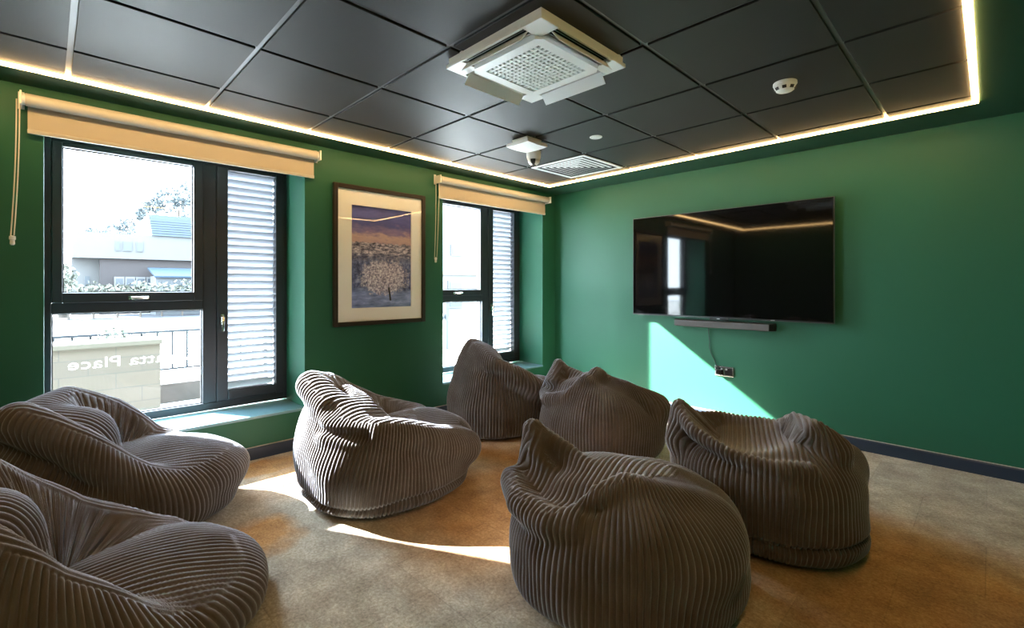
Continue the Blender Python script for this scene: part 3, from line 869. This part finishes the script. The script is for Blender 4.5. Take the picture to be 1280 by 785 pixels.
BAGS['G'] = dict(at=(2.73, 2.485), sc=.92, radial=(-38, 60), rz=12, seed=7, add=[
    ('S', .06, (0, .00, .185), (.45, .44, .27), 3.2),
    ('E', .08, (0, -.10, .34), (.42, .34, .16)),
    ('C', .04, [(-.36, -.24, .42, .08), (-.385, -.20, .585, .032)]),
    ('C', .035, [(-.38, -.22, .57, .03), (-.28, -.33, .50, .032), (-.10, -.41, .45, .032), (.08, -.41, .425, .035), (.22, -.36, .425, .04)]),
    ('C', .035, [(-.38, -.18, .57, .03), (-.22, .04, .47, .05), (.08, .10, .44, .05)]),
    ('C', .03, [(.10, .10, .46, .05), (.13, -.08, .545, .045), (.24, -.20, .54, .05), (.33, -.18, .46, .07)]),
    ('C', .05, [(.28, -.15, .42, .09), (.36, .05, .36, .1)]),
    ('E', .03, (0, .26, .27), (.32, .26, .12)),
    ], cut=[('E', .06, (-.08, -.16, .53), (.24, .19, .105))],
    rings=[(.012, .11, .014)])
BAG_LABELS = {
 'A': 'grey corduroy beanbag against the wall under the nearer window',
 'B': 'grey corduroy beanbag in the near left corner, cut off by the picture edge',
 'C': 'grey corduroy beanbag with sunlit crumpled top, between the picture wall and the sun patch',
 'D': 'tall grey corduroy beanbag in front of the far window',
 'E': 'grey corduroy beanbag with two pointed corners, before the sunlit patch of far wall',
 'F': 'grey corduroy beanbag nearest the camera, at bottom centre, with a rolled-over top',
 'G': 'grey corduroy beanbag furthest right, below the television, with a sagging hollow top',
}
def build_bag(key):
    s = BAGS[key]
    hi = DETAIL
    P = bag_surface(s, per=(8 if hi else 6), rows=(330 if hi else 180))
    rows, cols = P.shape[:2]
    V = np.concatenate([P.reshape(-1, 3), [[P[0, :, 0].mean(), P[0, :, 1].mean(), .001]], [P[-1].mean(0)]]).astype(np.float32)
    i = np.arange(rows - 1)[:, None]*cols; j = np.arange(cols)[None, :]; jn = (j + 1) % cols
    quads = np.stack([i + j, i + jn, i + cols + jn, i + cols + j], -1).reshape(-1, 4)
    b = rows*cols; t = b + 1
    jj = np.arange(cols); jx = (jj + 1) % cols
    tri = np.concatenate([np.stack([np.full(cols, b), jx, jj], 1), np.stack([np.full(cols, t), (rows - 1)*cols + jj, (rows - 1)*cols + jx], 1)])
    loops = np.concatenate([quads.ravel(), tri.ravel()]).astype(np.int32)
    starts = np.concatenate([np.arange(len(quads))*4, len(quads)*4 + np.arange(len(tri))*3]).astype(np.int32)
    me = bpy.data.meshes.new('cover')
    me.vertices.add(len(V)); me.vertices.foreach_set('co', V.ravel())
    me.loops.add(len(loops)); me.loops.foreach_set('vertex_index', loops)
    me.polygons.add(len(starts)); me.polygons.foreach_set('loop_start', starts)
    me.polygons.foreach_set('use_smooth', np.ones(len(starts), bool))
    me.update(calc_edges=True)
    me.materials.append(M['cord'])
    o = bpy.data.objects.new('beanbag', me)
    COL.objects.link(o)
    o.location = (*s['at'], 0); o.rotation_euler = (0, 0, R(s['rz']))
    tag(o, BAG_LABELS[key], 'beanbag', 'corduroy beanbags facing the television')
    return o
DETAIL = True
for key in BAGS: build_bag(key)
# ================================================================ outside the windows
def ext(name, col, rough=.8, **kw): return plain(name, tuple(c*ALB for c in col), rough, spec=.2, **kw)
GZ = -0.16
ALB = 0.33     # outdoor colours darkened so the strong daylight and exposure don't wash them out
M['paving'] = plain('pale paving', (.50, .49, .46), .85, spec=.2, var=.15, scale=6)
M['asphalt'] = ext('grey asphalt', (.08, .085, .095), var=.1, scale=30)
M['stone'] = None
def stone():
    m, nt, b, N, L = new_mat('cream ashlar stone')
    b.inputs['Roughness'].default_value = .85
    g = N.new('ShaderNodeNewGeometry'); sp = N.new('ShaderNodeSeparateXYZ'); cb = N.new('ShaderNodeCombineXYZ')
    L.new(g.outputs['Position'], sp.inputs[0]); L.new(sp.outputs['Y'], cb.inputs['X']); L.new(sp.outputs['Z'], cb.inputs['Y'])
    br = N.new('ShaderNodeTexBrick'); br.inputs['Scale'].default_value = 1
    br.inputs['Brick Width'].default_value = .42; br.inputs['Row Height'].default_value = .155; br.inputs['Mortar Size'].default_value = .004
    br.inputs['Color1'].default_value = (.044, .031, .021, 1); br.inputs['Color2'].default_value = (.029, .021, .0145, 1); br.inputs['Mortar'].default_value = (.024, .0195, .015, 1)
    br.inputs['Bias'].default_value = -.35
    L.new(cb.outputs[0], br.inputs['Vector']); L.new(br.outputs['Color'], b.inputs['Base Color'])
    return m
M['stone'] = stone()
M['coping'] = ext('pale stone coping', (.15, .125, .095))
M['render'] = ext('white render', (.15, .15, .148))
M['brown'] = ext('brown brick', (.062, .054, .054), var=.08, scale=3)
M['slate'] = ext('blue grey roof', (.085, .11, .135))
M['blueroof'] = ext('blue roof sheet', (.035, .065, .105))
M['rail'] = ext('grey steel railing', (.05, .055, .065), .5)
M['pane'] = ext('dim window pane', (.07, .085, .10), .3)
M['leaf'] = ext('pale foliage', (.19, .20, .16), var=.5, scale=3)
M['leaf2'] = ext('grey green foliage', (.17, .20, .21), var=.4, scale=1)
M['bark'] = ext('grey bark', (.14, .12, .10))

struct(obj('ground', MB().box(-60, XO, -30, 70, GZ - .3, GZ), M['paving']))
struct(obj('road', MB().box(-24.5, -14, -30, 70, GZ, GZ + .012), M['asphalt']))

def foliage(centres, n, size, seed):
    # loose leaves filling rounded clumps (x, y, z, rx, ry, rz)
    r = np.random.default_rng(seed); mb = MB()
    for (x, y, z, rx, ry, rz) in centres:
        for _ in range(n):
            d = r.normal(size=3); d /= np.linalg.norm(d)
            p = np.array([x, y, z]) + d*np.array([rx, ry, rz])*r.uniform(.55, 1.05)
            a = r.normal(size=3); a /= np.linalg.norm(a); b = np.cross(a, r.normal(size=3)); b /= np.linalg.norm(b)
            s = size*r.uniform(.6, 1.3)
            mb.add([p - a*s, p + b*s*.5, p + a*s, p - b*s*.5], [(0, 1, 2, 3)])
    return mb

# low stone wall with coping
sw = thing('garden_wall', 'low cream stone wall outside the nearer window', 'wall', (-2.75, 0, GZ))
obj('stonework', MB().box(-2.95, -2.60, -1.6, .785, GZ, .575), M['stone'], sw)
obj('coping', MB().box(-2.99, -2.56, -1.6, .80, .575, .628), M['coping'], sw, bevel=.01)
# railing behind it
rl = thing('metal_railing', 'grey metal railing standing behind the low stone wall', 'railing', (-3.5, 1, GZ))
obj('top_rail', MB().box(-3.53, -3.48, -1.5, 2.1, .615, .645), M['rail'], rl)
obj('bottom_rail', MB().box(-3.52, -3.49, -1.5, 2.1, .155, .180), M['rail'], rl)
for i in range(24):
    y = -1.4 + .152*i
    obj('baluster', MB().box(-3.512, -3.498, y - .012, y + .012, .180, .615), M['rail'], rl)
for y in (-1.5, 2.1):
    obj('post', MB().box(-3.53, -3.48, y - .025, y + .025, GZ, .66), M['rail'], rl)
fb = thing('brick_planter', 'low brown brick planter at the foot of the railing', 'planter', (-3.2, 1.3, GZ))
obj('planter_wall', MB().box(-3.40, -3.05, .80, 2.0, GZ, .06), ext('brown planter brick', (.10, .08, .07), var=.2, scale=20), fb)
bs = thing('round_bush', 'small pale round bush behind the stone wall', 'bush', (-3.15, .46, GZ))
obj('bush_leaves', foliage([(-3.24, .46, .52, .19, .17, .20), (-3.24, .33, .46, .16, .14, .12)], 340, .028, 3), M['leaf'], bs)
obj('bush_stem', MB().tube([(-3.24, .46, GZ), (-3.24, .45, .5)], .02, 6), M['bark'], bs)

# building across the road
bd_ = thing('office_building', 'long brown and white building with blue grey roof across the road', 'building', (-28, 5, GZ))
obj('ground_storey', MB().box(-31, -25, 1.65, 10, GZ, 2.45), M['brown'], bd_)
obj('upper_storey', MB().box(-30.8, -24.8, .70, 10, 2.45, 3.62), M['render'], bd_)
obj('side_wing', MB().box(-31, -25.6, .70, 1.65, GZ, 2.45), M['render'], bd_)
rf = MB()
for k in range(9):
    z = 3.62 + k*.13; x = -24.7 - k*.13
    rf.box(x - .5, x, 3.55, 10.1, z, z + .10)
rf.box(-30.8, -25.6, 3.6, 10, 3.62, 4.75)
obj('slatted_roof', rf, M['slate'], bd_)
for y0_, y1_ in ((2.18, 2.36), (2.45, 2.80), (2.95, 3.22)):
    f = obj('window', MB().box(-24.83, -24.76, y0_, y1_, 2.80, 3.28), M['render'], bd_)
    obj('window_pane', MB().box(-24.77, -24.745, y0_ + .03, y1_ - .03, 2.83, 3.25), M['pane'], f)
for i in range(4):
    y0_ = 2.15 + .40*i
    f = obj('window', MB().box(-24.99, -24.90, y0_, y0_ + .37, 1.12, 1.60), ext('white window frame', (.20, .20, .20)), bd_)
    obj('window_pane', MB().box(-24.91, -24.885, y0_ + .05, y0_ + .32, 1.18, 1.52), M['pane'], f)
obj('side_door', MB().box(-25.61, -25.56, 1.15, 1.33, GZ, 1.62), M['pane'], bd_)
# blue roofed annexe
an = thing('blue_roofed_annexe', 'small annexe with blue roof and white windows before the brown building', 'building', (-22.8, 4.5, GZ))
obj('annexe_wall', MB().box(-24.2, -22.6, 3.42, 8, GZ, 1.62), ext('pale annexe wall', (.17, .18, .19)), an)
obj('annexe_roof', MB().prism([(-22.4, 1.62), (-24.6, 2.05), (-24.6, 1.98), (-22.4, 1.55)], 'y', 3.36, 8), M['blueroof'], an)
for i in range(4):
    y0_ = 3.62 + .46*i
    obj('window', MB().box(-22.62, -22.57, y0_, y0_ + .34, 1.10, 1.42), M['pane'], an)
# white house seen through the far window
wh = thing('street_house', 'white rendered house seen through the far window', 'building', (-14, 16, GZ))
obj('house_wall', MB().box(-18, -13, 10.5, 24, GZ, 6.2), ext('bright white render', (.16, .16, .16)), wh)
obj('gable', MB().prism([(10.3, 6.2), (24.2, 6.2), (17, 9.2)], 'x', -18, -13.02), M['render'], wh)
for (y0_, y1_, z0_, z1_) in ((11.35, 12.05, 2.4, 3.1), (12.65, 13.3, 2.5, 3.0), (12.5, 13.3, .2, 1.4), (15, 16.5, 2.2, 3.4)):
    f = obj('window', MB().box(-13.02, -12.94, y0_, y1_, z0_, z1_), ext('grey window frame', (.13, .135, .14)), wh)
    obj('window_pane', MB().box(-12.95, -12.925, y0_ + .08, y1_ - .08, z0_ + .08, z1_ - .08), M['pane'], f)
obj('string_course', MB().box(-13.02, -12.90, 10.5, 24, 1.65, 1.80), M['coping'], wh)
# leaning fence brace seen in the far window's lower pane
lp = thing('braced_post', 'grey post with a slanting brace outside the far window', 'post', (-4.5, 6.05, GZ))
obj('post', MB().box(-4.55, -4.45, 5.95, 6.03, GZ, .92), M['rail'], lp)
obj('brace', MB().tube([(-4.5, 5.30, GZ), (-4.5, 5.98, .60)], .035, 6), M['rail'], lp)

hd = thing('clipped_hedge', 'pale ragged hedge along the far side of the road', 'hedge', (-21.6, 4, GZ))
obj('hedge_leaves', foliage([(-21.6, -1.0 + .75*i, .72 + .06*((i*7) % 3), .5, .6, .50 + .05*((i*5) % 4)) for i in range(14)], 260, .10, 5), M['leaf'], hd)
for i in range(14):
    obj('stem', MB().tube([(-21.6, -1.0 + .75*i, GZ), (-21.6, -1.0 + .75*i, .7)], .04, 6), M['bark'], hd)
def tree(label, x, y, h, clumps, n, size, seed, mat):
    t = thing('broadleaf_tree', label, 'tree', (x, y, GZ))
    obj('crown', foliage(clumps, n, size, seed), M[mat], t)
    obj('trunk', MB().tube([(x, y, GZ), (x + .1, y + .05, h*.5), (x, y, h)], [.16, .12, .05], 8), M['bark'], t)
    return t
tree('grey green tree rising behind the blue grey roof', -33, 6.0, 6.2, [(-33, 5.4, 6.6, .7, .8, .8), (-33, 6.2, 7.1, .8, .6, .9), (-33, 4.7, 6.2, .6, .6, .5), (-33, 6.7, 6.0, .8, .7, 1.0)], 420, .13, 6, 'leaf2')
tree('lower dark tree behind the left end of the roof', -36, 3.4, 4.2, [(-36, 1.95, 4.4, .6, .6, .45), (-36, 2.9, 4.7, .6, .7, .5), (-36, 3.8, 5.1, .6, .7, .6), (-36, 4.4, 6.0, .5, .3, .5)], 340, .12, 7, 'leaf2')
tree('pale tree left of the building, near the window edge', -23.4, .35, 1.6, [(-23.4, .40, 1.6, .5, .45, .5), (-23.4, -.2, 1.3, .5, .5, .5)], 300, .1, 8, 'leaf')
tree('pale tree in front of the white house', -11, 9.9, 2.0, [(-11, 9.85, 1.75, .6, .55, .65)], 420, .08, 9, 'leaf')
# ================================================================ light and camera
w = bpy.data.worlds.new('bright hazy sky'); scene.world = w; w.use_nodes = True
N, L = w.node_tree.nodes, w.node_tree.links
bg = N['Background']
tc = N.new('ShaderNodeTexCoord'); sp = N.new('ShaderNodeSeparateXYZ'); L.new(tc.outputs['Generated'], sp.inputs[0])
rp = N.new('ShaderNodeValToRGB')
rp.color_ramp.elements[0].position = 0.0; rp.color_ramp.elements[0].color = (.80, .90, 1.0, 1)
rp.color_ramp.elements[1].position = 0.7; rp.color_ramp.elements[1].color = (.66, .82, 1.0, 1)
L.new(sp.outputs['Z'], rp.inputs['Fac']); L.new(rp.outputs['Color'], bg.inputs['Color'])
bg.inputs['Strength'].default_value = SKY

sun = bpy.data.lights.new('sun', 'SUN'); sun.energy = SUN; sun.angle = R(0.6); sun.color = (1.0, .97, .94)
so_ = bpy.data.objects.new('sun', sun); COL.objects.link(so_)
d = Vector((1, .55, -.709)).normalized()
so_.rotation_euler = d.to_track_quat('-Z', 'Y').to_euler()
so_.location = (-6, -4, 6)

cam = bpy.data.cameras.new('camera')
cam.sensor_width = 36; cam.sensor_fit = 'HORIZONTAL'
cam.lens = 588.6*36/1280
cam.shift_x = (640 - 629.3)/1280; cam.shift_y = -(392.5 - 356.9)/1280
cam.clip_start = 0.02; cam.clip_end = 300
co_ = bpy.data.objects.new('camera', cam); COL.objects.link(co_)
co_.location = (3.513, -0.072, 1.191); co_.rotation_euler = (PI/2, 0, 0.802)
scene.camera = co_
vs = scene.view_settings
scene.display_settings.display_device = 'sRGB'
vs.view_transform = 'Standard'; vs.look = 'None'; vs.exposure = EXPO; vs.gamma = 1; vs.use_curve_mapping = False
scene.cycles.use_denoising = True
scene.cycles.max_bounces = 14; scene.cycles.diffuse_bounces = 8; scene.cycles.glossy_bounces = 4; scene.cycles.transparent_max_bounces = 16
scene.cycles.sample_clamp_indirect = 12
